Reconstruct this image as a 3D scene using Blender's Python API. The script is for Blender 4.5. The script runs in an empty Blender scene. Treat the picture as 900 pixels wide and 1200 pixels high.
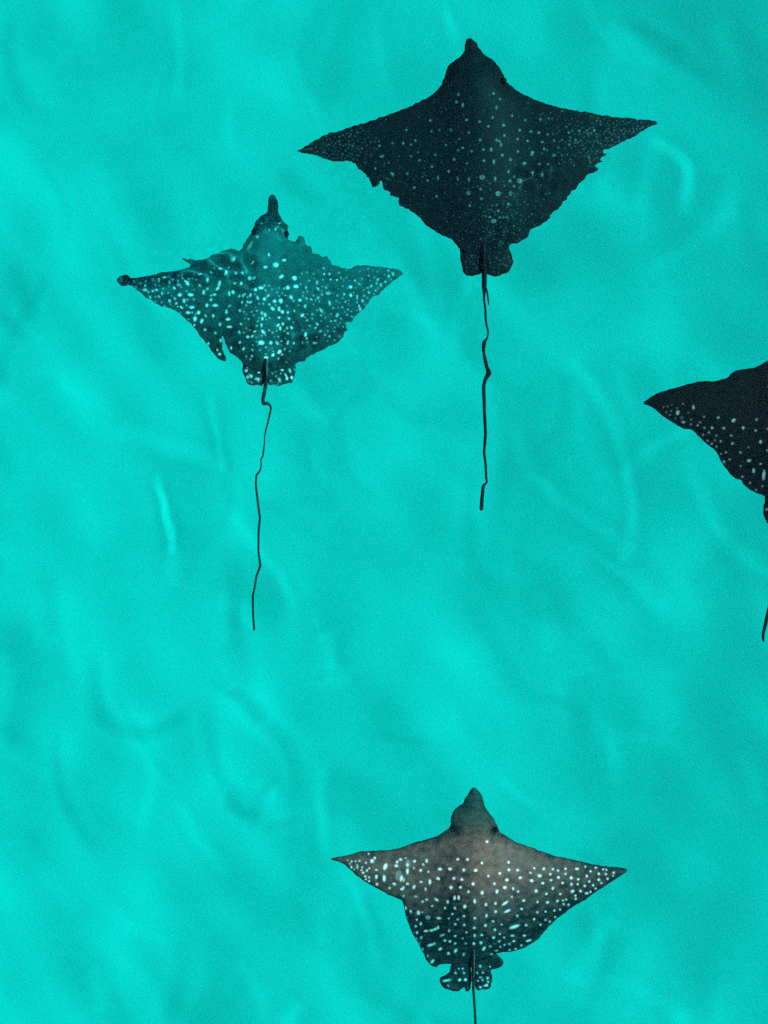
import bpy, bmesh, math, random
import numpy as np
from mathutils import Vector
from mathutils.geometry import delaunay_2d_cdt

# ------------------------------------------------------------------ camera, sky, sun, exposure
sc = bpy.context.scene
COL = sc.collection
R = math.radians
HEIGHT = 16.0                    # drone above the water
SPAN = 4.2                       # metres of water across the frame
PX = SPAN / 900.0                # metres per photograph pixel at the surface

cam = bpy.data.cameras.new('camera')
camera = bpy.data.objects.new('camera', cam)
COL.objects.link(camera)
camera.location = (0, 0, HEIGHT)
cam.sensor_fit = 'HORIZONTAL'
cam.angle = 2 * math.atan(SPAN / 2 / HEIGHT)
cam.clip_end = 1000
sc.camera = camera

SUN_ELEV, SUN_AZ = R(38), R(10)          # azimuth counted from +X (right of the picture) towards +Y
world = bpy.data.worlds.new('World')
sc.world = world
world.use_nodes = True
wn = world.node_tree.nodes
sky = wn.new('ShaderNodeTexSky')
sky.sky_type = 'NISHITA'
sky.sun_disc = False
sky.sun_elevation = SUN_ELEV
sky.sun_rotation = R(90) - SUN_AZ
world.node_tree.links.new(sky.outputs[0], wn['Background'].inputs[0])
wn['Background'].inputs[1].default_value = 0.06

sun = bpy.data.lights.new('sun', 'SUN')
sun.energy = 4.5
sun.angle = R(0.5)
sun.color = (1.0, 0.97, 0.92)
sun.cycles.is_caustics_light = True
sun_ob = bpy.data.objects.new('sun', sun)
COL.objects.link(sun_ob)
SUN_DIR = Vector((math.cos(SUN_ELEV) * math.cos(SUN_AZ), math.cos(SUN_ELEV) * math.sin(SUN_AZ), math.sin(SUN_ELEV)))
sun_ob.rotation_euler = SUN_DIR.to_track_quat('Z', 'Y').to_euler()

vs = sc.view_settings
vs.view_transform = 'Standard'
vs.look = 'None'
vs.exposure = 1.27
vs.gamma = 1.0
vs.use_curve_mapping = False
cy = sc.cycles
cy.use_denoising = False
cy.use_adaptive_sampling = True
cy.adaptive_threshold = 0.035
cy.adaptive_min_samples = 24
cy.max_bounces = 8
cy.transmission_bounces = 8
cy.volume_bounces = 1
cy.caustics_reflective = False
cy.caustics_refractive = True
cy.sample_clamp_indirect = 1.5
sc.render.film_transparent = False

# ------------------------------------------------------------------ helpers
def at(x, y, depth=0.0):
    """photograph pixel of something seen through the water at this depth -> metres"""
    k = 1.0 + depth / (1.33 * HEIGHT)
    return ((x - 450.0) * PX * k, (600.0 - y) * PX * k)

def mat(name):
    m = bpy.data.materials.new(name)
    m.use_nodes = True
    m.node_tree.nodes.clear()
    t = m.node_tree
    return m, t.nodes, t.links, t.nodes.new('ShaderNodeOutputMaterial')

def mesh_object(name, verts, faces, material, parent=None, smooth=True):
    me = bpy.data.meshes.new(name)
    if isinstance(faces, np.ndarray):
        n, k = faces.shape
        me.vertices.add(len(verts))
        me.vertices.foreach_set('co', np.asarray(verts, np.float32).ravel())
        me.loops.add(n * k)
        me.loops.foreach_set('vertex_index', faces.astype(np.int32).ravel())
        me.polygons.add(n)
        me.polygons.foreach_set('loop_start', np.arange(0, n * k, k, dtype=np.int32))
        me.update(calc_edges=True)
        me.validate()
    else:
        me.from_pydata([tuple(v) for v in verts], [], faces)
    if smooth:
        me.shade_smooth()
    o = bpy.data.objects.new(name, me)
    COL.objects.link(o)
    if material:
        me.materials.append(material)
    if parent:
        o.parent = parent
    return o

def grid_faces(ny, nx):
    i = np.arange(ny * nx).reshape(ny, nx)
    return np.stack([i[:-1, :-1], i[:-1, 1:], i[1:, 1:], i[1:, :-1]], -1).reshape(-1, 4)

def axis(lo, hi, fine, mid, mid_ext, far, mid_up=None):
    """fine steps between lo and hi, coarser steps around, then stretching out to far"""
    c = np.arange(lo, hi + fine / 2, fine)
    r = np.arange(hi + mid, hi + (mid_up or mid_ext), mid)
    l = np.arange(lo - mid, lo - mid_ext, -mid)[::-1]
    g = np.geomspace(1, 1 + far, 24)[1:] - 1
    return np.concatenate([l[0] - g[::-1], l, c, r, r[-1] + g])

def smoothstep(a, b, x):
    t = np.clip((x - a) / (b - a), 0, 1)
    return t * t * (3 - 2 * t)

# ------------------------------------------------------------------ the sea
FLOOR = -11.0
refr = math.asin(math.cos(SUN_ELEV) / 1.333)
OFFSET = -FLOOR * math.tan(refr)                 # sunlight enters this far towards the sun
OX, OY = OFFSET * math.cos(SUN_AZ), OFFSET * math.sin(SUN_AZ)

def waves(X, Y):
    rng = np.random.default_rng(11)
    Z = np.zeros_like(X)
    # long low undulations, crests running mostly away from the sun side
    for k in range(46):
        L = math.exp(rng.uniform(math.log(0.5), math.log(2.6)))
        a = rng.normal(math.radians(14), math.radians(42))
        curv = 0.0026 * rng.uniform(0.4, 1.2)
        q = 2 * math.pi / L
        ph = rng.uniform(0, 6.283)
        warp = 0.5 * np.sin(0.9 * X + 1.3 * Y + ph * 3) + 0.5 * np.sin(1.7 * Y - 0.6 * X + ph)
        Z += curv / q ** 2 * np.sin(q * (X * math.cos(a) + Y * math.sin(a)) + ph + warp)
    # single crests that focus the sun into the bright streaks on the sand
    streaks = [
        ([(180, 565), (190, 590), (193, 620), (194, 650)], 0.030, 0.42),
        ([(246, 465), (256, 520), (259, 560)], 0.030, 0.2),
        ([(735, 178), (760, 195), (770, 220), (764, 250)], 0.04, 0.20),
        ([(515, 15), (527, 50)], 0.03, 0.20),
        ([(205, 10), (215, 70), (212, 120)], 0.04, 0.07),
        ([(655, 420), (690, 480), (715, 530), (722, 600), (716, 650)], 0.045, 0.10),
        ([(690, 655), (710, 680)], 0.04, 0.08),
        ([(320, 660), (328, 710), (345, 750)], 0.03, 0.06),
        ([(535, 330), (555, 380)], 0.03, 0.07),
        ([(372, 515), (382, 560)], 0.03, 0.06),
        ([(660, 10), (672, 40), (700, 80)], 0.04, 0.06),
        ([(345, 60), (370, 110), (385, 150)], 0.03, 0.07),
        ([(375, 900), (378, 960), (382, 1000)], 0.05, 0.07),
        ([(410, 270), (420, 300)], 0.03, 0.08),
        ([(780, 560), (830, 660), (900, 690)], 0.06, 0.06),
        ([(405, 1025), (430, 1080), (440, 1130)], 0.04, 0.07),
        ([(235, 830), (240, 890), (290, 960)], 0.06, -0.06),
        ([(90, 780), (95, 850), (170, 865), (215, 835)], 0.07, -0.07),
        ([(250, 800), (300, 835), (345, 880), (352, 930)], 0.06, -0.06),
        ([(700, 30), (740, 60), (790, 110)], 0.05, -0.09),
    ]
    # many small wrinkles, mostly leaning the same way
    for k in range(170):
        cx, cy = rng.uniform(-120, 1020), rng.uniform(-120, 1320)
        a = math.radians(rng.normal(72, 28))
        ln = rng.uniform(18, 75)
        bend = rng.normal(0, 0.25)
        pts = []
        for t in (-1, -0.4, 0.4, 1):
            pts.append((cx + t * ln * math.cos(a + bend * t), cy + t * ln * math.sin(a + bend * t)))
        sgn = 1 if rng.random() < 0.6 else -1
        streaks.append((pts, rng.uniform(0.035, 0.09), sgn * rng.uniform(0.015, 0.06)))
    for pts, w, curv in streaks:
        q = np.array([at(x, y, -FLOOR) for x, y in pts])
        for _ in range(3):                       # round the bends
            q = np.vstack([q[:1], np.stack([0.75 * q[:-1] + 0.25 * q[1:], 0.25 * q[:-1] + 0.75 * q[1:]], 1).reshape(-1, 2), q[-1:]])
        p = q + np.array([OX, OY])
        lo, hi = p.min(0) - 6 * w, p.max(0) + 6 * w
        m = (X > lo[0]) & (X < hi[0]) & (Y > lo[1]) & (Y < hi[1])
        if not m.any():
            continue
        x, y = X[m], Y[m]
        best = np.full(x.shape, 1e9)
        tt = np.zeros_like(x)
        n = len(p) - 1
        for i in range(n):
            a, b = p[i], p[i + 1]
            d = b - a
            t = np.clip(((x - a[0]) * d[0] + (y - a[1]) * d[1]) / d.dot(d), 0, 1)
            e = np.hypot(x - a[0] - t * d[0], y - a[1] - t * d[1])
            k = e < best
            best[k] = e[k]
            tt[k] = (i + t[k]) / n
        env = np.clip(np.sin(math.pi * (0.12 + 0.76 * tt)), 0, 1)
        Z[m] += 0.45 * curv * w * w * np.exp(-0.5 * (best / w) ** 2) * env
    # short ripples where the wing beats stir the surface above the rays
    def patch(cx, cy, rx, ry, slope, lo, hi, seed, n=14):
        r2 = np.random.default_rng(seed)
        x0, y0 = at(cx, cy)
        g = ((X - x0) / (rx * PX)) ** 2 + ((Y - y0) / (ry * PX)) ** 2
        m = g < 6
        if not m.any():
            return
        x, y = X[m], Y[m]
        h = np.zeros_like(x)
        for k in range(n):
            L = r2.uniform(lo, hi)
            a = r2.uniform(0, 6.283)
            q = 2 * math.pi / L
            h += slope / q * np.sin(q * (x * math.cos(a) + y * math.sin(a)) + r2.uniform(0, 6.283)) / math.sqrt(n / 2)
        Z[m] += h * np.exp(-g[m])
    def crest(pts, w, hgt):
        p = np.array([at(x, y) for x, y in pts])
        lo, hi = p.min(0) - 5 * w, p.max(0) + 5 * w
        m = (X > lo[0]) & (X < hi[0]) & (Y > lo[1]) & (Y < hi[1])
        x, y = X[m], Y[m]
        best = np.full(x.shape, 1e9)
        tt = np.zeros_like(x)
        for i in range(len(p) - 1):
            a, d = p[i], p[i + 1] - p[i]
            t = np.clip(((x - a[0]) * d[0] + (y - a[1]) * d[1]) / d.dot(d), 0, 1)
            e = np.hypot(x - a[0] - t * d[0], y - a[1] - t * d[1])
            k = e < best
            best[k] = e[k]; tt[k] = (i + t[k]) / (len(p) - 1)
        Z[m] += hgt * np.exp(-0.5 * (best / w) ** 2) * np.clip(np.sin(math.pi * (0.05 + 0.9 * tt)), 0, 1)
    crest([(664, 208), (680, 193), (698, 184), (722, 179)], 0.026, 0.0045)
    crest([(412, 190), (440, 190), (468, 200), (486, 214)], 0.026, 0.0045)
    crest([(528, 222), (538, 240), (540, 256)], 0.024, 0.003)
    patch(450, 600, 470, 640, 0.012, 0.14, 0.5, 3, 26)
    patch(440, 205, 42, 26, 0.13, 0.035, 0.09, 5)
    patch(690, 192, 36, 18, 0.06, 0.06, 0.14, 6)
    patch(640, 262, 26, 20, 0.04, 0.06, 0.15, 7)
    patch(350, 285, 40, 26, 0.05, 0.08, 0.18, 8)
    patch(250, 297, 55, 16, 0.10, 0.04, 0.10, 9)
    patch(410, 380, 40, 24, 0.04, 0.08, 0.16, 10)
    patch(568, 400, 14, 60, 0.04, 0.05, 0.10, 12)
    patch(305, 520, 16, 50, 0.03, 0.05, 0.10, 13)
    return Z

xs = axis(-2.35, 2.35, 0.0125, 0.035, 2.0, 130, 11.5)
ys = axis(-3.05, 3.05, 0.0125, 0.035, 4.5, 130)
X, Y = np.meshgrid(xs, ys)
Z = waves(X, Y)
far = smoothstep(13.0, 18.0, np.maximum(abs(X), abs(Y)))
Z *= 1 - far

wm, n, l, out = mat('clear_water_surface')
g = n.new('ShaderNodeBsdfGlass')
g.inputs['IOR'].default_value = 1.333
g.inputs['Roughness'].default_value = 0.0
g.inputs['Color'].default_value = (1, 1, 1, 1)
l.new(g.outputs[0], out.inputs['Surface'])
sea = mesh_object('sea_surface', np.stack([X, Y, Z], -1).reshape(-1, 3), grid_faces(len(ys), len(xs)), wm)
sea['kind'] = 'structure'
sea.cycles.is_caustics_caster = True
EXT = 130.0

# the water itself swallows red light and lets green and blue through
bm_, n, l, out = mat('turquoise_water_body')
va = n.new('ShaderNodeVolumeAbsorption')
va.inputs['Color'].default_value = (0.0, 0.9964, 0.9962, 1)
va.inputs['Density'].default_value = 4.2
l.new(va.outputs[0], out.inputs['Volume'])
b = EXT - 1.0
top, bot = 0.02, FLOOR - 2
mesh_object('sea_water', [(sx * b, sy * b, z) for z in (bot, top) for sx, sy in ((-1, -1), (1, -1), (1, 1), (-1, 1))],
            [(3, 2, 1, 0), (4, 5, 6, 7), (0, 1, 5, 4), (1, 2, 6, 5), (2, 3, 7, 6), (3, 0, 4, 7)], bm_, smooth=False)['kind'] = 'structure'

# pale sand seabed with low swells
fx = axis(-4.0, 4.0, 0.05, 0.3, 12, 118)
fy = axis(-5.0, 5.0, 0.05, 0.3, 12, 118)
fx = fx[abs(fx) < b - 1]
fy = fy[abs(fy) < b - 1]
FX, FY = np.meshgrid(fx, fy)
rng = np.random.default_rng(4)
FZ = np.full_like(FX, FLOOR)
near = 1 - smoothstep(7.0, 14.0, np.hypot(FX, FY))
FZ += near * (0.028 * (FX + 0.5) ** 2 + 0.014 * FX * FY)      # trough shaped to brighten the left and darken the upper right
for k in range(14):
    L = rng.uniform(1.2, 5.5)
    a = rng.uniform(0, 6.283)
    FZ += 0.0045 * L / 2 * np.sin(6.283 / L * (FX * math.cos(a) + FY * math.sin(a)) + rng.uniform(0, 6.283))
sm, n, l, out = mat('pale_sand')
bs = n.new('ShaderNodeBsdfDiffuse')
tc = n.new('ShaderNodeTexCoord')
n1 = n.new('ShaderNodeTexNoise'); n1.inputs['Scale'].default_value = 0.55; n1.inputs['Detail'].default_value = 5
n2 = n.new('ShaderNodeTexNoise'); n2.inputs['Scale'].default_value = 60; n2.inputs['Detail'].default_value = 4
mx = n.new('ShaderNodeMix'); mx.data_type = 'FLOAT'; mx.inputs[0].default_value = 0.3
cr = n.new('ShaderNodeValToRGB')
cr.color_ramp.elements[0].position = 0.3; cr.color_ramp.elements[0].color = (0.47, 0.47, 0.42, 1)
cr.color_ramp.elements[1].position = 0.7; cr.color_ramp.elements[1].color = (0.64, 0.62, 0.56, 1)
bp = n.new('ShaderNodeBump'); bp.inputs['Strength'].default_value = 0.25; bp.inputs['Distance'].default_value = 0.01
for t in (n1, n2):
    l.new(tc.outputs['Object'], t.inputs['Vector'])
l.new(n1.outputs['Fac'], mx.inputs[2]); l.new(n2.outputs['Fac'], mx.inputs[3])
l.new(mx.outputs[0], cr.inputs[0]); l.new(cr.outputs[0], bs.inputs['Color'])
l.new(n2.outputs['Fac'], bp.inputs['Height']); l.new(bp.outputs[0], bs.inputs['Normal'])
l.new(bs.outputs[0], out.inputs['Surface'])
sand = mesh_object('sandy_seabed', np.stack([FX, FY, FZ], -1).reshape(-1, 3), grid_faces(len(fy), len(fx)), sm)
sand['kind'] = 'structure'
sand.cycles.is_caustics_receiver = True

# ------------------------------------------------------------------ eagle rays
def skin(name, dark, pale, spot, mottle=1.1):
    """skin whose pigment comes from the mesh: 'pigment' (paler shoulders, water haze coloured in) and 'spot' (white dots)"""
    m, n, l, out = mat(name)
    b = n.new('ShaderNodeBsdfPrincipled')
    b.inputs['Roughness'].default_value = 0.5
    b.inputs['Specular IOR Level'].default_value = 0.06
    tc = n.new('ShaderNodeTexCoord')
    ap = n.new('ShaderNodeAttribute'); ap.attribute_name = 'pigment_haze'
    sp = n.new('ShaderNodeAttribute'); sp.attribute_name = 'spot'
    nz = n.new('ShaderNodeTexNoise'); nz.inputs['Scale'].default_value = 26; nz.inputs['Detail'].default_value = 6
    nf = n.new('ShaderNodeTexNoise'); nf.inputs['Scale'].default_value = 140; nf.inputs['Detail'].default_value = 3
    l.new(tc.outputs['Object'], nz.inputs['Vector']); l.new(tc.outputs['Object'], nf.inputs['Vector'])
    a1 = n.new('ShaderNodeMath'); a1.operation = 'MULTIPLY_ADD'; a1.inputs[1].default_value = mottle; a1.inputs[2].default_value = -mottle / 2
    l.new(nz.outputs['Fac'], a1.inputs[0])
    a3 = n.new('ShaderNodeMath'); a3.operation = 'MULTIPLY_ADD'; a3.inputs[1].default_value = 0.7; a3.inputs[2].default_value = -0.35
    l.new(nf.outputs['Fac'], a3.inputs[0])
    a4 = n.new('ShaderNodeMath'); a4.operation = 'ADD'
    l.new(a1.outputs[0], a4.inputs[0]); l.new(a3.outputs[0], a4.inputs[1])
    a2 = n.new('ShaderNodeMath'); a2.operation = 'ADD'; a2.use_clamp = True
    l.new(a4.outputs[0], a2.inputs[0]); l.new(ap.outputs['Fac'], a2.inputs[1])
    c1 = n.new('ShaderNodeMix'); c1.data_type = 'RGBA'
    c1.inputs[6].default_value = (*dark, 1); c1.inputs[7].default_value = (*pale, 1)
    l.new(a2.outputs[0], c1.inputs[0])
    c2 = n.new('ShaderNodeMix'); c2.data_type = 'RGBA'
    c2.inputs[7].default_value = (*spot, 1)
    l.new(c1.outputs[2], c2.inputs[6]); l.new(sp.outputs['Fac'], c2.inputs[0])
    l.new(c2.outputs[2], b.inputs['Base Color'])
    bp = n.new('ShaderNodeBump'); bp.inputs['Strength'].default_value = 0.3; bp.inputs['Distance'].default_value = 0.004
    l.new(nf.outputs['Fac'], bp.inputs['Height']); l.new(bp.outputs[0], b.inputs['Normal'])
    l.new(b.outputs[0], out.inputs['Surface'])
    return m

em, n, l, out = mat('wet_black_eye')
b_ = n.new('ShaderNodeBsdfPrincipled'); b_.inputs['Roughness'].default_value = 0.5; b_.inputs['Specular IOR Level'].default_value = 0.05
nz = n.new('ShaderNodeTexNoise'); nz.inputs['Scale'].default_value = 80
cr = n.new('ShaderNodeValToRGB')
cr.color_ramp.elements[0].color = (0.001, 0.002, 0.002, 1); cr.color_ramp.elements[1].color = (0.004, 0.006, 0.006, 1)
l.new(nz.outputs['Fac'], cr.inputs[0]); l.new(cr.outputs[0], b_.inputs['Base Color']); l.new(b_.outputs[0], out.inputs['Surface'])

def parse(txt, ox=0, oy=0, s=1.0):
    """'x,y x,y,w,h,a ...' in an enlarged crop -> photograph pixels"""
    res = []
    for tok in txt.split():
        v = [float(q) for q in tok.split(',')]
        p = [v[0] / s + ox, v[1] / s + oy]
        p += v[2:]
        res.append(p)
    return res

def inside(poly, P):
    x, y = P[:, 0], P[:, 1]
    c = np.zeros(len(P), bool)
    a = poly
    b = np.roll(poly, -1, 0)
    for (x1, y1), (x2, y2) in zip(a, b):
        if y1 == y2:
            continue
        k = (y1 > y) != (y2 > y)
        c ^= k & (x < (x2 - x1) * (y - y1) / (y2 - y1) + x1)
    return c

def edge_distance(poly, P):
    best = np.full(len(P), 1e9)
    b = np.roll(poly, -1, 0)
    for a, c in zip(poly, b):
        d = c - a
        L = d.dot(d)
        t = np.clip(((P - a) @ d) / max(L, 1e-9), 0, 1)
        q = P - a - t[:, None] * d
        best = np.minimum(best, (q * q).sum(1))
    return np.sqrt(best)

def resample(poly, step, rng, rough, smooth=1, rag=()):
    """closed outline: rounded by corner cutting, resampled, slightly ragged"""
    p = np.array(poly, float)
    for _ in range(smooth):
        q = np.roll(p, -1, 0)
        p = np.stack([0.75 * p + 0.25 * q, 0.25 * p + 0.75 * q], 1).reshape(-1, 2)
    q = np.vstack([p, p[:1]])
    s = np.concatenate([[0], np.cumsum(np.hypot(*np.diff(q, axis=0).T))])
    k = max(12, int(s[-1] / step))
    u = np.linspace(0, s[-1], k, endpoint=False)
    r = np.stack([np.interp(u, s, q[:, 0]), np.interp(u, s, q[:, 1])], 1)
    if rough:
        nrm = np.roll(r, -1, 0) - np.roll(r, 1, 0)
        nrm = np.stack([nrm[:, 1], -nrm[:, 0]], 1) / np.maximum(np.hypot(*nrm.T), 1e-6)[:, None]
        w = rng.normal(0, 1, k)
        w = (w + np.roll(w, 1) + np.roll(w, -1)) / 1.7
        amp = np.full(k, float(rough))
        for x0, y0, x1, y1, a in rag:            # torn-looking stretches
            amp[(r[:, 0] > x0) & (r[:, 0] < x1) & (r[:, 1] > y0) & (r[:, 1] < y1)] = a
        r += nrm * (w * amp)[:, None]
    return r

def spot_mask(P, spots, soft=0.55):
    m = np.zeros(len(P))
    for s in spots:
        x, y = s[0], s[1]
        w = s[2] if len(s) > 2 else 3.0
        h = s[3] if len(s) > 3 else w
        a = math.radians(s[4]) if len(s) > 4 else 0
        st = s[5] if len(s) > 5 else 1.0
        R_ = max(w, h) + 2
        k = np.where((abs(P[:, 0] - x) < R_) & (abs(P[:, 1] - y) < R_))[0]
        if not len(k):
            continue
        dx, dy = P[k, 0] - x, P[k, 1] - y
        u = (dx * math.cos(a) + dy * math.sin(a)) / (w / 2)
        v = (-dx * math.sin(a) + dy * math.cos(a)) / (h / 2)
        d = np.hypot(u, v)
        sf = soft * 2 / max(2.0, min(w, h))
        val = 1 - smoothstep(1 - sf, 1 + sf, d)
        if len(s) > 6:          # ring
            val *= 0.25 + 0.75 * smoothstep(0.25, 0.75, d)
        m[k] = np.maximum(m[k], val * st)
    return m

def slab(name, outline, parent, material, depth_fn, top_fn, bottom_fn, spots, pigment_haze, root_xy, root_z, step=1.25, rng=None, rough=0.25, smooth=1, rag=()):
    """continuous closed skin over an outline: dense top, sparser rounded underside"""
    poly = resample(outline, 1.6, rng, rough, smooth, rag)
    lo, hi = poly.min(0), poly.max(0)
    gx, gy = np.meshgrid(np.arange(lo[0], hi[0], step), np.arange(lo[1], hi[1], step * 0.866))
    gx[1::2] += step / 2
    P = np.stack([gx.ravel(), gy.ravel()], 1)
    P = P[inside(poly, P)]
    P = P[edge_distance(poly, P) > 0.75]
    nb = len(poly)
    pts = np.vstack([poly, P])
    v2, _, tris, orig, _, _ = delaunay_2d_cdt([Vector(p) for p in pts], [(i, (i + 1) % nb) for i in range(nb)], [], 2, 1e-5)
    pts = np.array([(v.x, v.y) for v in v2])
    tri = np.array([f for f in tris if len(f) == 3], np.int64)
    cen = pts[tri].mean(1)
    tri = tri[inside(poly, cen)]
    # photograph y runs down: make the winding counter-clockwise seen from above
    a, b, c = pts[tri[:, 0]], pts[tri[:, 1]], pts[tri[:, 2]]
    area = (b[:, 0] - a[:, 0]) * (c[:, 1] - a[:, 1]) - (b[:, 1] - a[:, 1]) * (c[:, 0] - a[:, 0])
    flip = area > 0
    tri[flip] = tri[flip][:, ::-1]
    e = edge_distance(poly, pts)
    border = e < 1e-3
    N = len(pts)
    mid = depth_fn(pts)
    zt = mid + top_fn(pts, e)
    zb = mid - bottom_fn(pts, e)
    # underside shares the border vertices
    idx = np.arange(N)
    low = np.where(border, idx, -1)
    inner = np.where(~border)[0]
    low[inner] = N + np.arange(len(inner))
    k = 1.0 + (-mid) / (1.33 * HEIGHT)
    wx = (pts[:, 0] - 450) * PX * k - root_xy[0]
    wy = (600 - pts[:, 1]) * PX * k - root_xy[1]
    V = np.vstack([np.stack([wx, wy, zt - root_z], 1), np.stack([wx, wy, zb - root_z], 1)[inner]])
    F = np.vstack([tri, low[tri][:, ::-1]])
    o = mesh_object(name, V, F, material, parent)
    sp = np.concatenate([spot_mask(pts, spots), np.zeros(len(inner))])
    pg0 = pigment_haze(pts, e)
    pg = np.concatenate([pg0, np.full(len(inner), 0.9)])
    me = o.data
    assert len(me.vertices) == len(V)
    for nm, arr in (('spot', sp), ('pigment_haze', pg)):
        at_ = me.attributes.new(nm, 'FLOAT', 'POINT')
        at_.data.foreach_set('value', arr.astype(np.float32))
    o.cycles.is_caustics_receiver = True
    return o

def tube(name, path, parent, material, depth, root_xy, root_z, pig=0.0):
    """tapering whip along photograph points (x, y, width)"""
    p = np.array([q[:3] for q in path], float)
    dz = np.array([q[3] if len(q) > 3 else 0.0 for q in path])
    s = np.concatenate([[0], np.cumsum(np.hypot(*np.diff(p[:, :2], axis=0).T))])
    u = np.arange(0, s[-1], 2.0)
    C = np.stack([np.interp(u, s, p[:, i]) for i in range(3)], 1)
    for _ in range(1):
        C[1:-1] = (C[:-2] + 2 * C[1:-1] + C[2:]) / 4
    d = -(depth + np.interp(u, s, dz))
    k = 1 - d / (1.33 * HEIGHT)
    wx = (C[:, 0] - 450) * PX * k - root_xy[0]
    wy = (600 - C[:, 1]) * PX * k - root_xy[1]
    r = C[:, 2] * PX / 2
    r[-1] *= 0.4
    tx, ty = np.gradient(wx), np.gradient(wy)
    t = np.hypot(tx, ty)
    nx_, ny_ = -ty / t, tx / t
    M = 8
    V, F = [], []
    for i in range(len(u)):
        for j in range(M):
            a = 2 * math.pi * j / M
            V.append((wx[i] + nx_[i] * r[i] * math.cos(a), wy[i] + ny_[i] * r[i] * math.cos(a), d[i] - root_z + r[i] * math.sin(a)))
    for i in range(len(u) - 1):
        for j in range(M):
            a, b = i * M + j, i * M + (j + 1) % M
            F.append((a, b, b + M, a + M))
    F.append(tuple(range(M))[::-1])
    F.append(tuple(range((len(u) - 1) * M, len(u) * M)))
    o = mesh_object(name, V, F, material, parent)
    bm = bmesh.new(); bm.from_mesh(o.data); bmesh.ops.recalc_face_normals(bm, faces=bm.faces); bm.to_mesh(o.data); bm.free()
    for nm, val in (('spot', 0.0), ('pigment_haze', pig)):
        at_ = o.data.attributes.new(nm, 'FLOAT', 'POINT')
        at_.data.foreach_set('value', np.full(len(o.data.vertices), val, np.float32))
    o.data.shade_smooth()
    o.cycles.is_caustics_receiver = True
    return o

def eye(parent, px, py, depth, root_xy, root_z, r=0.016):
    x, y = at(px, py, depth)
    bm = bmesh.new()
    bmesh.ops.create_uvsphere(bm, u_segments=14, v_segments=9, radius=r)
    for v in bm.verts:
        v.co.z *= 0.75
        v.co.y *= 1.25
    me = bpy.data.meshes.new('eye'); bm.to_mesh(me); bm.free()
    me.shade_smooth(); me.materials.append(em)
    o = bpy.data.objects.new('eye', me); COL.objects.link(o)
    o.parent = parent
    o.location = (x - root_xy[0], y - root_xy[1], -depth - root_z)
    o.cycles.is_caustics_receiver = True

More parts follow.
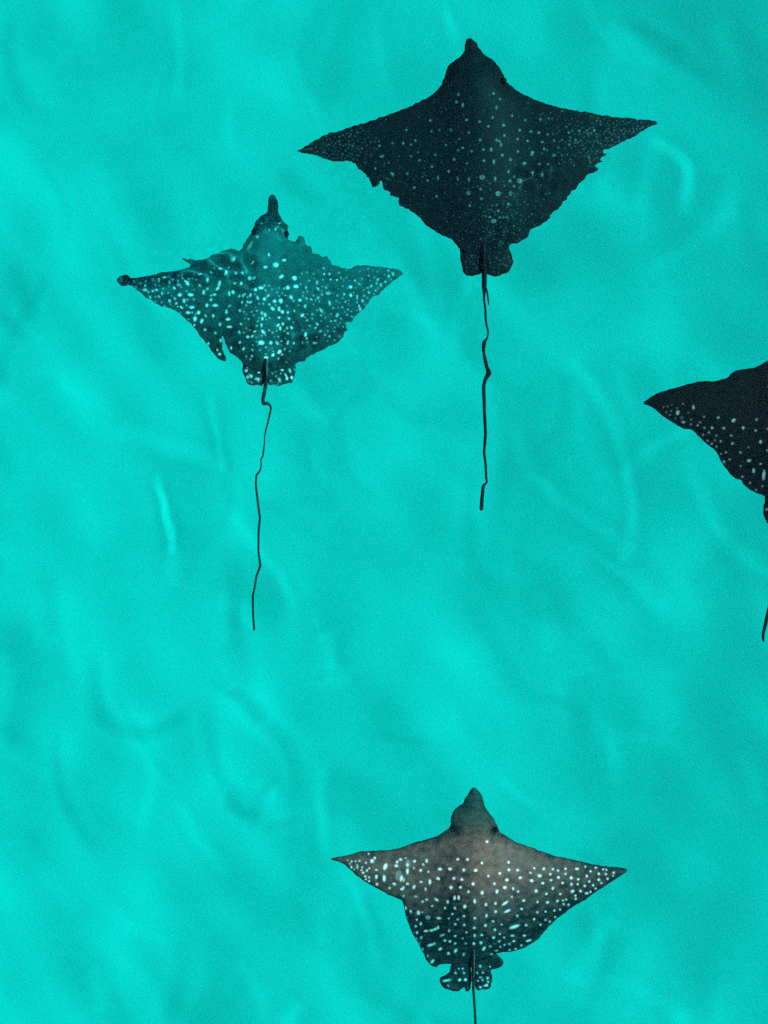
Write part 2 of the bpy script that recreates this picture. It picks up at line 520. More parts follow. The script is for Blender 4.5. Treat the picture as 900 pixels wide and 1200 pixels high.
class Ray:
    """an eagle ray lying just under the surface, outline and markings given in photograph pixels"""
    def __init__(s, label, centre, head, rear, depth, pitch, droop, material, seed, span, ridge=0.042, roll=0.0):
        s.rng = np.random.default_rng(seed)
        s.depth, s.pitch, s.droop, s.roll, s.mat = depth, pitch, droop, roll, material
        s.head, s.rear = np.array(head, float), np.array(rear, float)
        ax = s.head - s.rear
        s.L = np.hypot(*ax)
        s.ax = ax / s.L
        s.nr = np.array([-s.ax[1], s.ax[0]])        # to the animal's right as seen from above
        s.span = span
        s.ridge = ridge
        x, y = at(*centre, depth)
        s.xy, s.z = (x, y), -depth
        s.root = bpy.data.objects.new('eagle_ray', None)
        COL.objects.link(s.root)
        s.root.location = (x, y, -depth)
        s.root.empty_display_size = 0.2
        s.root['label'] = label
        s.root['category'] = 'ray'
        s.root['group'] = 'spotted eagle rays gliding under the surface'
    def uv(s, P):
        d = P - s.rear
        return d @ s.nr * PX, (d @ s.ax) / s.L       # metres sideways, 0 rear .. 1 snout
    def mid(s, P):
        u, v = s.uv(P)
        w = np.abs(u) / (s.span * PX / 2)
        # wings arch: highest a third of the way out, tips hang lower; pitch tilts head against tail
        return (-s.depth + s.pitch(v) * 1.0 - s.droop * w ** 2 + s.roll * u)
    def top(s, P, e):
        u, v = s.uv(P)
        em_ = e * PX
        body = np.exp(-np.abs(u / 0.19) ** 2.6) * smoothstep(-0.08, 0.35, v) * (1 - 0.45 * smoothstep(0.75, 1.02, v))
        keel = np.exp(-(u / 0.035) ** 2) * 0.05 * smoothstep(-0.05, 0.2, v) * (1 - smoothstep(0.62, 0.8, v))
        skull = np.exp(-((v - 0.80) / 0.09) ** 2) * np.exp(-(u / 0.12) ** 2) * 0.28
        wing = 0.30 * (1 - np.exp(-em_ / 0.10))
        groove = -0.16 * np.exp(-((v - 0.885) / 0.018) ** 2) * np.exp(-(u / 0.09) ** 2)
        edge = 1 - np.exp(-em_ / 0.03)
        return s.ridge * (body + keel + skull + wing + groove) * edge
    def bottom(s, P, e):
        u, v = s.uv(P)
        em_ = e * PX
        body = np.exp(-(u / 0.16) ** 2) * smoothstep(-0.1, 0.35, v)
        return s.ridge * (0.9 * body + 0.15) * (1 - np.exp(-em_ / 0.05))
    def body(s, outline, spots, pigment_haze, rough=0.25, step=1.25, rag=()):
        s.outline = outline
        slab('body', outline, s.root, s.mat, s.mid, s.top, s.bottom, spots, pigment_haze, s.xy, s.z, step, s.rng, rough, rag=rag)
    def fin(s, outline, spots, below=0.012, pig=0.0):
        slab('pelvic_fin', outline, s.root, s.mat, lambda P: s.mid(P) - below, lambda P, e: 0.012 * (1 - np.exp(-e * PX / 0.015)),
             lambda P, e: 0.012 * (1 - np.exp(-e * PX / 0.015)), spots, lambda P, e: np.full(len(P), pig), s.xy, s.z, 1.6, s.rng, 0.35)
    def zat(s, x, y, extra=0.0):
        P = np.array([[x, y]], float)
        return float(-(s.mid(P) + extra)[0])
    def tail(s, path, name='tail', pig=0.0, lift=0.0):
        res, last = [], None
        for q in path:                           # the root of the tail lies on the back, the whip trails level
            v = s.uv(np.array([q[:2]], float))[1][0]
            if v > -0.16 or last is None:
                last = s.zat(q[0], q[1]) - lift
            res.append((q[0], q[1], q[2], last))
        return tube(name, res, s.root, s.mat, 0.0, s.xy, s.z, pig)
    def eyes(s, pts, lift):
        for x, y in pts:
            eye(s.root, x, y, s.zat(x, y) - lift, s.xy, s.z)

def fill(rng, poly, n, box, size, strength, gap=3.0, taken=(), focus=None):
    """small extra freckles inside a box"""
    res = []
    pts = [t[:2] for t in taken]
    tries = 0
    while len(res) < n and tries < n * 25:
        tries += 1
        p = (rng.uniform(box[0], box[2]), rng.uniform(box[1], box[3]))
        if not inside(np.array(poly), np.array([p]))[0]:
            continue
        if focus and rng.random() > math.exp(-(((p[0] - focus[0]) ** 2 + (p[1] - focus[1]) ** 2) / focus[2] ** 2)):
            continue
        if any((p[0] - q[0]) ** 2 + (p[1] - q[1]) ** 2 < gap * gap for q in pts):
            continue
        pts.append(p)
        w = rng.uniform(*size)
        res.append([p[0], p[1], w, w * rng.uniform(0.6, 1.2), rng.uniform(0, 180), rng.uniform(*strength)])
    return res

def polyline(t):
    return [tuple(float(q) for q in p.split(',')) for p in t.split()]

# --- dark ray whose wings span widest, beside the top of the frame
skin_top = skin('blue_black_spotted_skin', (0.0005, 0.006, 0.008), (0.004, 0.015, 0.017), (0.24, 0.29, 0.29))
r = Ray('large blue-black ray with a broad head, faint pale dots and a broken dark tail', (565, 195), (551, 45), (567, 300), 0.40,
        lambda v: 0.03 * np.sin(np.clip(v, 0, 1) * 3.14), 0.06, skin_top, 21, 428)
o_top = polyline('545,47.5 551,44 557.5,48.5 561,56 566,63.5 575,68.5 582.5,75 589,85 592,94 600,102 612.5,110 627.5,117 642.5,122.5 655,126 '
    '672.5,129 690,132 710,136 730,137.5 750,140 765,141 773,144.5 760,149 750,155.5 740,162.5 734,164 727.5,167.5 721,171 715,175 705,178 716,180.5 '
    '702,186 708,188 696,193 701,197 694,201 690,205 685,210 677.5,217.5 667.5,227.5 657.5,240 652.5,247 648,248 646,256 640,259.5 630,265 620,269 620,277 612.5,281 '
    '606,286 600,285 596,290 582,297 567,301 552,297 538,292 535,286 527.5,280 515,274 504,267.5 496,261 487.5,251 477.5,245 469,237 467.5,230 461,230 '
    '456,231 454,225 447.5,221 445,214 440,217 432.5,212 427.5,205 425,199 419,198 415,190 397,189.5 385,187.5 372.5,182.5 357.5,179.5 345,177.5 355,174 '
    '366,166 377.5,160.5 386,155.5 392,155 407.5,150 420,146 435,142 445,137.5 455,135 465,131 477.5,126 490,120 502.5,114 512.5,106 519.5,96 522.5,85 '
    '525,76 537.5,67.5 544,61')
V, H = ',2.6,5', ',5,2.6'
s_top = parse(f'657,405 826,407 545,449 663,456 701,451 753,452 836,465 792,494 480,511 530,512 588,500 567,519 729,522 808,337{V} 778,322 788,288 '
    '680,568 850,553 418,524 600,555 568,573 787,548 808,537 768,592 608,592 425,580', 340, 40, 4)
s_top += parse(f'92,282 123,308 106,347{V} 180,384 88,395 140,430,3.6 68,436 143,478 27,415 313,400 241,404 216,452 268,458 306,463 347,471 205,494 '
    f'252,502 322,506 378,500 330,539 207,552 275,556,4.5 128,522{V} 120,506 106,500 82,545{V} 133,572 172,592 30,500 375,570 447,462 495,455 565,453 '
    '478,497 450,520 398,533 45,545', 555, 40, 4)
s_top += parse(f'166,65 237,95 307,95 528,31 588,50 503,86 545,122{V} 597,125{V} 660,115,7,6,0,.7,1 714,42,2.6,6 721,122,3,6 792,30 783,87 '
    f'833,128,6,6,0,.7,1 790,130 733,190,6,6,0,1,1 792,188,4,6,0,.7,1 594,189,5,5,0,.7,1 652,170 727,243 655,215 783,238 713,318,7,5,0,.7,1 600,247 '
    f'453,115{V} 405,128 343,160 447,200 855,48 368,33 425,62 755,10 668,38 893,92 810,110 742,300 760,300 777,300 695,300 735,270', 400, 180, 4)
s_top += parse(f'338,47,5,3 407,50 448,50 377,93{V} 422,102{V} 270,130 313,130,6,6,0,.7,1 290,155 372,5 480,8', 530, 180, 4)
rg = np.random.default_rng(5)
for s in s_top:
    while len(s) < 6:
        s.append([2.9, s[2] if len(s) > 2 else 2.9, 0, 0][len(s) - 2] if len(s) < 5 else rg.uniform(0.35, 0.95))
    if len(s) == 6 and s[0] > 555 and s[0] < 640 and s[1] > 110 and s[1] < 240:
        s[5] = rg.uniform(0.6, 1.0)
s_top += fill(rg, o_top, 150, (345, 140, 470, 195), (1.5, 2.6), (0.15, 0.5), 3.0, s_top, (375, 176, 42))
s_top += fill(rg, o_top, 190, (620, 125, 770, 195), (1.5, 2.6), (0.15, 0.55), 3.0, s_top, (732, 152, 52))
s_top += fill(rg, o_top, 150, (550, 210, 660, 294), (1.5, 2.6), (0.10, 0.4), 3.2, s_top, (595, 262, 38))
s_top += fill(rg, o_top, 90, (430, 195, 565, 290), (1.5, 2.4), (0.06, 0.25), 4.0, s_top)
s_top += fill(rg, o_top, 70, (480, 110, 640, 225), (1.4, 2.2), (0.08, 0.3), 4.0, s_top)
def pig_top(P, e):
    u, v = r.uv(P)
    return 0.30 + 0.25 * np.exp(-((v - 0.86) / 0.10) ** 2) * np.exp(-(u / 0.15) ** 2) + 0.30 * np.exp(-((u - 0.10) / 0.05) ** 2) * np.exp(-((v - 0.55) / 0.16) ** 2)
for s in s_top:
    s[2] *= 0.85; s[3] *= 0.85
r.body(o_top, s_top, pig_top, 0.35, rag=[(412, 186, 480, 245, 1.1), (635, 176, 725, 265, 0.9)])
rp = np.random.default_rng(8)
o = polyline('546,277 539,286 538,292 540,305 541,317 545,322.5 552.5,324 560,322.5 566,319 567,290 558,276')
r.fin(o, fill(rp, o, 30, (538, 276, 567, 324), (1.6, 2.6), (0.1, 0.35), 4), pig=0.25)
o = polyline('568,290 568.5,320 572.5,322.5 577.5,324 585,323.5 595,320 601,312.5 601.5,302.5 597.5,294 595,284 585,275 575,277')
r.fin(o, fill(rp, o, 36, (568, 276, 602, 324), (1.6, 2.6), (0.15, 0.45), 4), pig=0.3)
r.tail(polyline('567,284,5 567.5,300,6 567.5,317,7 567.5,336,6.5 567.3,343,3.4 567,350,3 569,371,2.8 571.2,387,2.2 571,395,2 567,400,4.6 566,410,4.8 569,423,4.2 570.5,431,4.5 '
    '573.5,437,7 569,444,5.2 566.8,452,4.4 567.5,482,3.8 569,509,3.8 567,530,3.2 569,545,3 569.8,560,3 571,565.5,2 566.5,568.5,3.8 565,584,4.4 564,599,4.6'), lift=0.016, pig=0.2)
r.tail(polyline('569.8,338,2.6 571.5,347,2.2 573,359,1.2'), 'tail_spine', 0.2, 0.018)
r.tail(polyline('567.6,312,2 567.8,320,3.6 568,328,3 568.2,336,1.2'), 'dorsal_fin', 0.35, 0.03)
r.eyes([(521.5, 96), (590.5, 95)], 0.02)

# --- teal ray with bright dashes
skin_left = skin('teal_haze_dappled_skin', (0.002, 0.020, 0.024), (0.015, 0.165, 0.160), (0.90, 0.91, 0.88))  # pale teal carries the water haze as skin colour
r2 = Ray('teal-grey ray with a narrow pointed snout and dense white flecks, long thread-thin tail', (308, 345), (319, 229), (312, 430), 0.62,
         lambda v: 0.22 - 0.42 * np.clip(v, -0.1, 1.1), 0.05, skin_left, 22, 335)
o_left = polyline('319,228 314,234 314,241 312,249 305,255 299,260 296,270 290,279 284,286 280,291 274,289.5 266,292.5 259,291.5 258,297 250,300 240,302.5 230,305.5 221,302.5 '
    '214,303 217.5,308 224,312.5 212.5,315.5 200,317.5 187.5,320.5 172.5,324 160,325 154,325.5 151,322.5 145,321 139,324 136.5,329 140,334 145,335 151,333.5 160,339 '
    '167.5,345 177.5,352.5 190,359 202.5,362 212.5,369 219,375 225,381 235,394 244,405 250,414 257.5,421 264.5,424.5 265,419 261.5,411 260,401 261.5,391.5 264.5,400 268,412 275,416 '
    '282.5,421 286,427 296,434 311,438 326,435 345,428 355,424 367.5,415 380,409.5 392.5,402 400,399 404,392 410,386 404,385 410,376.5 420,367.5 430,359 435,350.5 445,344 452.5,336 '
    '465,326 473,319 460,315.5 445,313 430,312 417.5,311.5 410,316 400,314.5 390,310 385,303 375,298 366,294 359,287 355,278 349,277.5 347,286 341,280 337.5,275 335,262.5 '
    '329,255 326,246 325.5,237.5 323,230')
s_left = parse(f'571,311 664,330 744,293,2.6,4.5 725,354,4.5,3.5 775,345,7,6,0,.75 813,320,4,3 483,355 511,358,4,2 553,354 470,376 418,384 538,380 587,380 618,379 452,414,2.6,5 417,440 '
    f'452,456 508,432,3,8,15 500,455,5,3,-40 360,432 318,436,4.5,3 274,425,3,5 298,452 653,406,4.5 673,405 582,430 612,430 555,480,2,5 573,472,3.5 602,492 629,483 656,487 435,470 '
    f'374,482,6.5,3,10 323,483,4.5,3.5 486,484,4,2.2 343,510,3,4.5 470,507 490,533,5.5,2.4 450,530 556,536 542,562 680,462,3.6 706,453,6,3.6 801,400,6,3,-40 862,405,5,5 830,452,4 868,445,5,4 '
    '845,497 886,510,4,3 722,505,3.6 769,515 798,515,4,4 616,520 641,518 655,520 380,540,6,3 412,565,4 362,565,5,3 395,592,4 330,540 307,522 275,510 300,500 240,475 215,460 225,490 '
    '185,495 162,460,5,3 140,430 110,420 195,410 225,415,2,5 250,400 548,595 482,580 445,580 690,500 740,490 760,550,5,2.6,40 805,565 725,578 790,550 745,530 688,212 776,180,2 743,183,2 '
    '705,152,2 795,150,2 655,252,1.8,11,18,.6', 130, 225, 4)
s_left += parse(f'447,425,2.2,5 605,445,3.6 497,475,6,5,0,.6 452,455 480,385,2 505,385,2 510,410,2 540,412,2 625,415,2 605,485,2,5 635,490,2,5 575,480,2 505,522,2,6,-25 465,555,2.2,7,-35 '
    '377,578,5,4,-40 390,535 367,508,4,3 420,505 540,575,3.5,5,20,.7 565,540 590,550 650,550,3,5 660,510 645,430,6,1.5,30,.7 745,435,3,5,0,.7 730,410 700,440 690,470 720,460 765,420 780,395 800,385', 260, 225, 4)
s_left += parse(f'15,43,6,3 75,35 110,48 130,92,5,2.4 92,95 182,122 190,157,5,2.6 197,192,6,2.2 67,165,3,5.5,20 35,157,3,5,20 82,205 30,185 120,140 152,180 260,50 245,118 213,34,3.6 320,20 363,65,3.5 '
    f'410,75,3.5 437,72,4,4 485,57,3.5,2.6 527,69 537,138,5,3.6,-35 625,113,2.2,7,-35 667,80,1.8,5,-20 700,133 400,108,5,2.6,40 350,130 445,123,3.6 470,125 475,155 487,197 352,155,2.4,4 347,185,2,4 '
    f'355,217,6,3,40 345,267,7,5 390,267,4 420,268 430,150 425,185 447,180 470,223 435,200 552,230,3,6,10 540,268 597,270,5,2.4 470,265 665,240 430,310,3,5,40 400,325,3,4,40 367,340,4.4 282,240 303,237 '
    '315,215 303,300 250,180 243,218 245,265 262,295 130,220,3,3,0,.5 155,255 95,272 140,300 150,320 205,290 605,180 690,200 720,150 765,45,3 805,95,2.4,5 795,60 740,75 660,35,6,5,0,.5 610,15 '
    '555,10 510,5 470,10', 220, 335, 4)
rg = np.random.default_rng(9)
for s in s_left:
    if len(s) == 2:
        a = rg.uniform(1.6, 2.9)
        s += [a, a * rg.uniform(1.0, 2.0), rg.uniform(-70, 70), rg.uniform(0.75, 1.0)]
for s in s_left:
    if s[0] > 350 and len(s) > 3:
        s[2] *= 0.85; s[3] *= 0.85
        s[4:] = [s[4] if len(s) > 4 else 0, (s[5] if len(s) > 5 else 1) * 0.75]
s_left += fill(rg, o_left, 45, (150, 320, 230, 375), (1.6, 3), (0.3, 0.7), 4, s_left)
s_left += fill(rg, o_left, 110, (350, 310, 468, 405), (1.4, 2.6), (0.2, 0.6), 4, s_left)
s_left += fill(rg, o_left, 70, (285, 330, 345, 425), (1.4, 2.4), (0.3, 0.8), 4, s_left)
s_left += [[141, 328.5, 6, 6, 0, 0.35]]
def pig_haze_left(P, e):  # paler front imitates haze of the deeper water, painted into the skin
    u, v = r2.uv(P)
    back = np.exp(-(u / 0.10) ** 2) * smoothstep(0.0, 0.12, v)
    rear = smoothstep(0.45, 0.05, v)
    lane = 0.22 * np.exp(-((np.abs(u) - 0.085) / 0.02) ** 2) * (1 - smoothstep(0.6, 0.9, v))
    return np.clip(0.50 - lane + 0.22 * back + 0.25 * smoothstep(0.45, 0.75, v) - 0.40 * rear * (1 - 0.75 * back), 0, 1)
r2.body(o_left, s_left, pig_haze_left, 0.45, rag=[(334, 262, 400, 316, 1.2), (210, 285, 285, 318, 0.9), (385, 340, 470, 410, 0.9)])
rp = np.random.default_rng(10)
o = polyline('290,415 285,426 284.5,435 287.5,442.5 289,449 295,452.5 302.5,451 308,452.5 311,446 311,420')
r2.fin(o, parse('295,345 310,375 297,425 280,430 330,440 335,405 275,400', 220, 335, 4) + fill(rp, o, 14, (285, 420, 311, 452), (1.6, 2.6), (0.3, 0.7), 4), 0.012, 0.18)
o = polyline('312,420 313,449 315,452 322.5,451 330,452.5 337.5,449 344,449.5 345,440 348,434 345,426 335,415')
r2.fin(o, parse('430,440,1.6,4,-30 460,420,1.6,4,-40 480,400,1.6,4,-40 490,430 450,375,6,4,0,.5 445,395 465,435', 220, 335, 4) + fill(rp, o, 16, (313, 420, 347, 452), (1.6, 2.6), (0.3, 0.6), 4), 0.012, 0.2)
r2.tail(polyline('311.5,420,3 312,430,4 312.4,443,4.6 310.4,457,4.4 308.3,468,4.2 308.3,473.5,4.2 313,472,4 316,474,3 318,478,2.4 315.2,489.5,2.2 312,502,1.8 310,519,1.8 308.8,527,2.2 308.7,535,2 305.5,539,1.6 306,545,1.5 '
    '304.8,552,2 300.4,556.5,2.4 299.7,567,2.6 302,587,2.8 304.8,607,2.8 303,624,2.6 303,646.6,2.6 305.2,663,2.8 300.5,675,2.6 298,690.5,2.6 296.3,697.6,2.6 296.8,717.5,2.6 298.2,740,2.8'), lift=0.02, pig=0.0)
r2.tail(polyline('312,424,1.6 312.6,430,3.2 312.8,437,2.6 312.6,443,1'), 'dorsal_fin', 0.7, 0.034)
r2.tail(polyline('309.5,455,1.8 309,462,1.6 310.2,470,1'), 'tail_spine', 0.5, 0.025)
r2.eyes([(297.5, 272), (335.5, 274)], 0.02)

# --- brown-backed ray close to the surface
skin_low = skin('brown_grey_spotted_skin', (0.002, 0.021, 0.026), (0.195, 0.122, 0.100), (0.92, 0.92, 0.88), 1.7)
r3 = Ray('brown-grey ray with a rounded head and crisp round white dots across its back', (558, 1040), (554, 922), (553, 1135), 0.20,
         lambda v: 0.08 - 0.42 * smoothstep(0.68, 1.0, v) - 0.36 * smoothstep(0.55, -0.1, v), 0.06, skin_low, 23, 350)
o_low = polyline('554,921.5 560,925 565,932.5 567,940 568.5,945.5 574,953.5 580,961 583,969 586,975 595,981 607.5,988 625,994 637.5,998 652.5,1004 667.5,1006 685,1010.5 702.5,1014.5 717.5,1016 732.5,1017 '
    '736,1021 725,1027.5 710,1037.5 695,1047.5 686,1054.5 675,1060 662.5,1069 650,1079 640,1089 632.5,1099 622.5,1106 610,1112.5 600,1115.5 590,1115 581,1117 570,1124 553,1128 535,1129 '
    '522,1130 514,1130 511,1134 506,1132 500,1126 496,1117.5 490,1105 482.5,1092.5 477.5,1080 474,1067.5 472.5,1057 469,1053.5 457.5,1050 447.5,1044 435,1037.5 422.5,1030 412.5,1021 '
    '405,1014 397.5,1010 386,1007 395,1004 405,1003 416,1000 422.5,997.5 440,997 455,996 466,995 475,991 485,987.5 497.5,984 510,981 520,975 528,968.5 527.5,961 530,952.5 535.5,945.5 543.5,941 545,936 550,927.5')
B = ',3.8'
s_low = parse(f'458,337 525,337 627,362 815,360 663,213 155,355 240,352,2.6,4 333,408,4.6,3.2 403,405,4,3 500,411 583,413,4,3 817,414 879,416 198,418 252,427,2.2 672,453,2.4 753,437 896,470 320,474,4.2,3.4,20 430,470 '
    '486,478 803,484,3.8,3 262,497,3,5.6 202,499,2.8,2 565,508,3.4 715,509,2.6 410,535,3.6,4 477,533 788,537,4,3.4,20 847,545,2.2,3.4 150,537,3,4,20 233,550,2.2,3 532,563,2.2,3 629,571,3.2,4 733,563,3,4.4,20 '
    '882,566,2.4 105,425,3,6.5 105,380,3.2 33,360,3 57,343,3.2,2.6 92,333,1.6 27,387,4,3 62,475,3.2,7,10 12,515,4,2.6,20 105,513,2.6 77,540,2.4 62,552,2.4 150,402,1.6 215,378,2.2', 460, 950, 6)
s_low += parse('202,20,3,5.5 140,20,3,2 92,55,2.6,4,20 45,33 10,70,2.6,3 172,70,2,3.6 350,54,3.6,3.8 417,52,3 505,27,3.2 655,28,2.6 743,5,3.6,2.6 730,56,3.6,3,20 787,66,2.2,3 823,87,2 673,83,2.8,4.6,15 568,90,3.2,4 '
    '472,83,2,3.2 778,124,2 862,150,2.8 730,167,8,2.6,-33 747,222,7.4,2.6,-25 847,209,2.6 663,167,2.8 664,225,2.8 595,174,2.6,3.6 516,150,2.8,5 404,125,2.4,5 376,128,2.4,5,10 327,156,2.4,3.6 248,143,5,2.6,30 '
    '180,142,2.4 152,158,2.4 103,122,4,2,0,.6 18,120,2,2 218,188,1.8 308,200,2.4 378,199,2,3 446,187,3.4,4.4,20 68,228,2,3.6 122,236,3.4,5 150,232,1.8 32,205,1.6,4 40,275,1.6,3 110,285,2 190,268,5,4,0,.55,1 265,272,4.8,2.6,8 '
    '335,272,1.8 360,241,2.2 440,254,2.6,2.2 397,277,1.8 517,268,2.8 599,252,2.4,4 817,257,2.2 646,293,2.2 592,320,3 707,316,2 878,323,2.6 797,333,11.5,3.4,-18 139,315,2.2,3.4 103,332,2.4 62,340,1.6 112,377,2.2,3 82,382,1.6 '
    '175,365,5,2.4,-8 215,360,5,2.4,-10 240,350,5,2.6,-25 260,338,2.2,4 380,313,2.4 443,317,2.4 513,338,2.8 659,353,2.4,3 337,360,1.8,3 380,396,2.4 290,392,5.5,2,-25,.7 516,393,2.2,3.4 567,390,2.6 459,370,2 694,383,2.2 650,409,3 '
    '724,408,2 783,397,4.4,2,0,.8 867,398,2.8,2.2 893,434,5,2,-18 142,412,2,3 107,420,2 124,460,2.2,3.4 150,497,1.6,4 208,462,7.4,2.4,-18 235,452,2 308,429,2.6 343,435,2.8 380,449,2.2 433,413,1.6 511,450,2.8 561,445,3 454,450,3,2,0,.5 '
    '690,437,2.2 727,462,1.8 762,457,2 793,436,2.8,2 627,472,3,1.8,0,.7 846,466,2 805,492,2 762,498,2 670,503,3.6,1.6,-10,.7 697,475,1.6 582,486,2.6,5.4,35 637,528,3.4,1.6,15,.7 275,489,4.2,2.8,-35 384,501,2.8,5,30 333,521,3 440,527,2,3.6,15,.7 '
    '188,541,1.8,3,0,.6 220,580,2.6,5.4,35', 470, 1030, 6)
s_low += parse('424,409,2.4 469,412,3 511,414,2.4 571,412,2.4 624,412,4,2.4 663,402,2 712,407,2 747,415,1.8 406,431,2.2 449,444,4.6,3.4 499,437,2.6 536,420,2.2 571,436,2.2 688,424,2.2 727,436,2.4 760,437,2 796,431,2.2 762,417,1.6 '
    '412,467,4,3.2,20 464,479,3.4,2.6 503,464,2.4 537,452,3 597,454,3.2 630,461,2.6 670,446,2.4 682,471,2.4 727,463,2.6 768,459,2.2 793,445,1.8 512,501,2.4 557,478,2.6 598,484,2.8 628,484,2.2 661,492,2.8,2.2 700,489,2.2 712,505,2 '
    '738,479,2 433,516,3.6 481,529,2.8 546,530,2.4 603,517,4,3,-25 641,516,2.6 670,527,3.8,2.2 688,520,2 617,538,2.2 619,553,2.4 374,560,2.8 439,567,2.4 486,569,3.4,2.8 532,563,2.6 561,578,2 573,556,2 585,580,2.2 361,453,2.6 346,417,2.4', 520, 915, 4)
s_low += parse('208,342,2 237,362,2.8 224,376,4.4,4,-40 286,402,4,8,22 281,457,3.4,7.5 244,450,2.8,5 244,417,2.6,2 155,402,2,5,0,.7 211,410,2 195,384,2 182,430,2.6 200,420,2.4 192,448,2.4 175,418,1.8 210,452,2 210,470,2 247,484,2.6 306,502,2.4 '
    '329,483,3.6,2.4,20 127,405,2.2 128,378,2 147,377,1.8 178,405,1.8 165,375,1.8 110,372,1.6 120,390,1.6 140,415,1.6 195,462,1.8', 380, 915, 4)
s_low += parse('714,15,3 719,67,2.2 765,69,3,2.4 719,115,2.2 757,112,2.2 798,108,2.2 703,148,2.6 734,174,2.2 665,175,2.4 757,152,2 777,160,2 802,138,1.8 825,103,2 812,65,2 825,30,2.2 885,15,3.4,2.4 790,5,2.4 838,60,1.8 680,248,5,2,-15 656,225,2.2', 450, 1040, 4)
for s in s_low:
    if len(s) == 2:
        s.append(2.9)
rg = np.random.default_rng(14)
# soft paler blotch on the left wing
s_low += [[467, 1026, 7, 12, 10, 0.16], [478, 1012, 5, 9, 0, 0.2], [473, 1031, 3, 5, 0, 0.5]]
def pig_haze_low(P, e):  # paler head and teal rear hold water haze in the skin colour
    u, v = r3.uv(P)
    side = smoothstep(-0.03, 0.06, u)
    front = smoothstep(0.18, 0.62, v)
    mid = 0.75 * np.exp(-((u - 0.10) / 0.13) ** 2) * smoothstep(0.12, 0.45, v)
    lwing = 0.45 * np.exp(-((u + 0.42) / 0.22) ** 2) * smoothstep(0.2, 0.45, v)
    rt = smoothstep(0.30, 0.62, u)
    p = 0.10 + 0.72 * front * (1 - 0.55 * rt) * (0.75 + 0.25 * side) + 0.6 * mid * (1 - front) - 0.28 * np.exp(-((u + 0.10) / 0.07) ** 2) * smoothstep(0.75, 0.5, v) + lwing * (1 - front) * 0.8
    p += 0.2 * smoothstep(0.74, 0.84, v)
    p -= 0.22 * np.exp(-((v - 0.90) / 0.025) ** 2) + 0.15 * smoothstep(0.90, 0.96, v)
    p -= 0.5 * np.exp(-(e * PX / 0.022) ** 1.0)
    for ex, ey in ((535, 972), (577.5, 974)):
        p -= 0.8 * np.exp(-(((P[:, 0] - ex) / 4) ** 2 + ((P[:, 1] - ey) / 5.5) ** 2))
    return np.clip(p, 0, 1)
r3.body(o_low, s_low, pig_haze_low, 0.2)
o = polyline('528,1118 528,1134 525,1140.5 519,1144 515,1146 515.5,1152.5 520,1157.5 527.5,1160.5 536,1162 541,1159.5 544,1156 545,1161.5 550,1161.5 552,1156 553,1120')
r3.fin(o, parse('354,432 381,432 335,400,2 350,379,1.8 368,379,2 374,400,2 293,435,9,2,-10 300,460,1.6', 450, 1040, 4), 0.012, 0.05)
o = polyline('556,1112 556,1157 558,1160.5 567.5,1159.5 575,1157.5 576.5,1147.5 575,1136 582.5,1135.5 589.5,1130.5 589.5,1125 585,1120 576,1110')
r3.fin(o, parse('451,368,2.4 497,370,1.8 437,400,2 463,398,2.2 485,424,2.4 440,437,2 462,433,2 452,421,1.8 451,466,2.4 480,457,2.6 487,440,1.8 470,460,1.8', 450, 1040, 4), 0.012, 0.05)
r3.tail(polyline('553,1104,2 554,1120,4 555,1140,4.4 554.6,1160,3.2 556,1180,3 557,1195,3 557.5,1230,3 555,1290,2.6 557,1370,2'), lift=0.016, pig=0.0)
r3.tail(polyline('555.5,1112,1.2 555.6,1124,2.2 555.4,1138,1.8 555.2,1146,1'), 'dorsal_fin', 0.9, 0.03)
r3.eyes([(531, 971), (581, 973)], 0.012)

# --- ray entering from the side, only one wing in view
skin_side = skin('black_spotted_skin', (0.0004, 0.004, 0.005), (0.007, 0.007, 0.0065), (0.30, 0.34, 0.34))
r4 = Ray('near-black ray with a wavy leading wing edge and sparse pale dots near the wingtip', (940, 480), (966, 345), (924, 600), 0.15,
         lambda v: 0.02 * np.clip(v, 0, 1), 0.04, skin_side, 24, 378)
half = polyline('966,343 958,347 950,360 938,374 932,388 928,400 914,415 900,422.5 896.7,424 891.7,427.5 881.7,432 865,433 856.7,437.5 852.5,443.5 843,445 836.7,447 828,446 813,448 796.7,453 785,456 771.7,460 761,466 '
    '752,473 760,475 765,478 773,485 783,491.7 791.7,497.5 801,503 806.7,502 813,505 818,510 821.7,514 828,520 839,528 842.5,535 846,543.5 852.5,551.7 858,558 862.5,561.7 868.7,562 871,568 880,575 890,579 897.5,581.5 912,588')
h = np.array(half)
dd = h - r4.rear
mir = h - 2 * (dd @ r4.nr)[:, None] * r4.nr
o_side = [tuple(p) for p in h] + [tuple(p) for p in mir[::-1][:-1]]
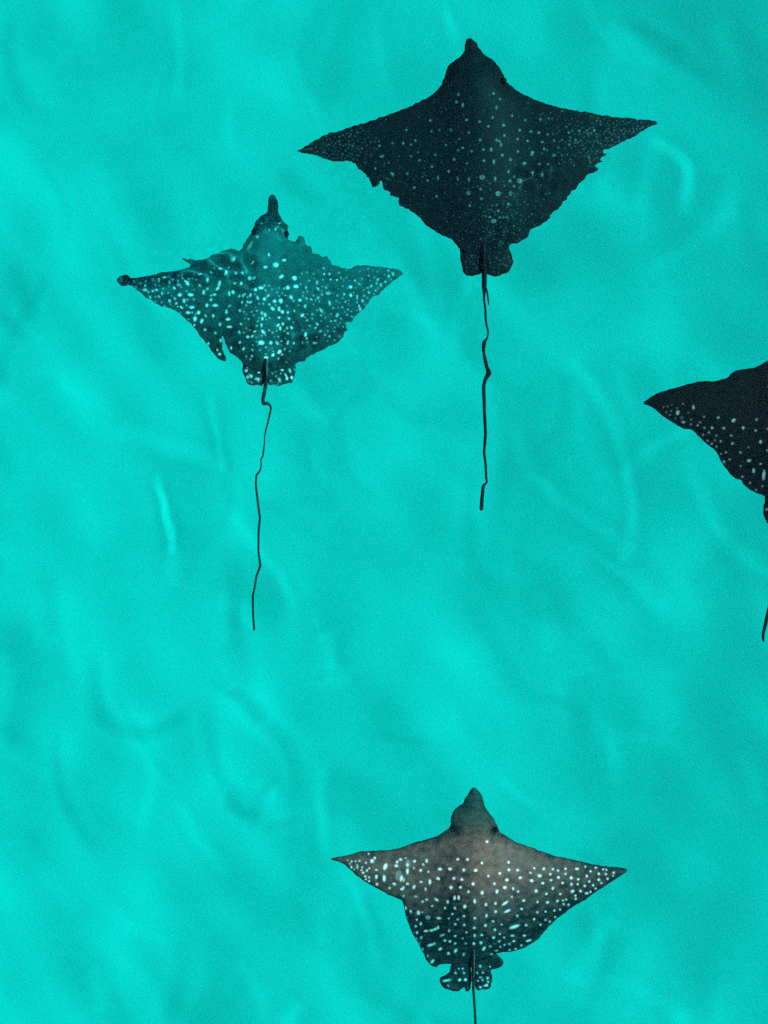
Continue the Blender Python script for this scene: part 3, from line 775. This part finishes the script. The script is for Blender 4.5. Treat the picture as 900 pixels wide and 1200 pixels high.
s_side = parse('302,350,2 375,375,2.4,4.6 265,412,3.4,5.4,20 223,357,2 195,368,2 218,400,2 185,408,2 293,448,3.4 305,478,4,2 340,412,2.2 450,440,2.4 549,446,2.6 656,466,5,3.4,-35 818,461,3 724,518,2.6,3.6 811,537,2.6 506,518,3 588,520,3 '
    '453,517,2.4 485,550,2.6 443,567,2.4 536,572,2.2 640,573,2.6 422,480,2.2 360,460,2 358,492,2.2 260,380,1.8 250,452,1.8 210,428,2 165,372,1.8 405,500,1.8 895,525,2.4', 750, 415, 6)
s_side += parse('475,8,2.4 505,30,2.2 567,12,2.4 649,28,3 605,90,2.2 705,92,2.6 760,55,2.2 845,17,3,4 893,78,2.4 590,157,3 630,140,2 765,149,4,3 845,173,2.4 798,220,2.6,5 868,250,3,11.5,5 720,262,2.4 772,306,2.2 860,328,2.2 815,355,2 '
    '568,100,2 707,187,2 537,50,1.8 525,5,1.8', 750, 515, 6)
rg = np.random.default_rng(31)
for s in s_side:
    if len(s) == 3:
        s += [s[2], 0, rg.uniform(0.45, 0.85) if s[0] > 815 else rg.uniform(0.2, 0.5)]
s_side += fill(rg, o_side, 120, (900, 440, 1120, 580), (2.2, 3.6), (0.4, 0.9), 8, s_side)
def pig_side(P, e):
    u, v = r4.uv(P)
    return 0.12 + 0.45 * np.exp(-((u + 0.20) / 0.18) ** 2) * np.exp(-((v - 0.48) / 0.16) ** 2) + 0.3 * np.exp(-(u / 0.2) ** 2) * smoothstep(0.4, 0.7, v)
r4.body(o_side, s_side, pig_side, 0.2)
f = polyline('900,572 896,584 893.7,600 896.7,610 900,615 908,620 917,621 923,612 925,590 918,574')
r4.fin(f, parse('890,490,2.4', 750, 515, 6), 0.012, 0.1)
fa = np.array(f)
fm = fa - 2 * ((fa - r4.rear) @ r4.nr)[:, None] * r4.nr
r4.fin([tuple(p) for p in fm[::-1]], [], 0.012, 0.1)
r4.tail(polyline('926,588,5 923,605,6 920,622,5 914,655,4.4 907,690,4.4 901,714,4.4 898,727,4.4 896.5,734,4.2 894.8,740,3.6 894,746,3.4 895,754,2'), lift=0.016, pig=0.1)
r4.tail(polyline('921.5,612,2 920.6,620,3.4 919.8,628,2'), 'dorsal_fin', 0.3, 0.03)
pe = [(929, 398)]
for x, y in list(pe):
    q = np.array([x, y], float)
    q = q - 2 * ((q - r4.rear) @ r4.nr) * r4.nr
    pe.append(tuple(q))
r4.eyes(pe, 0.012)
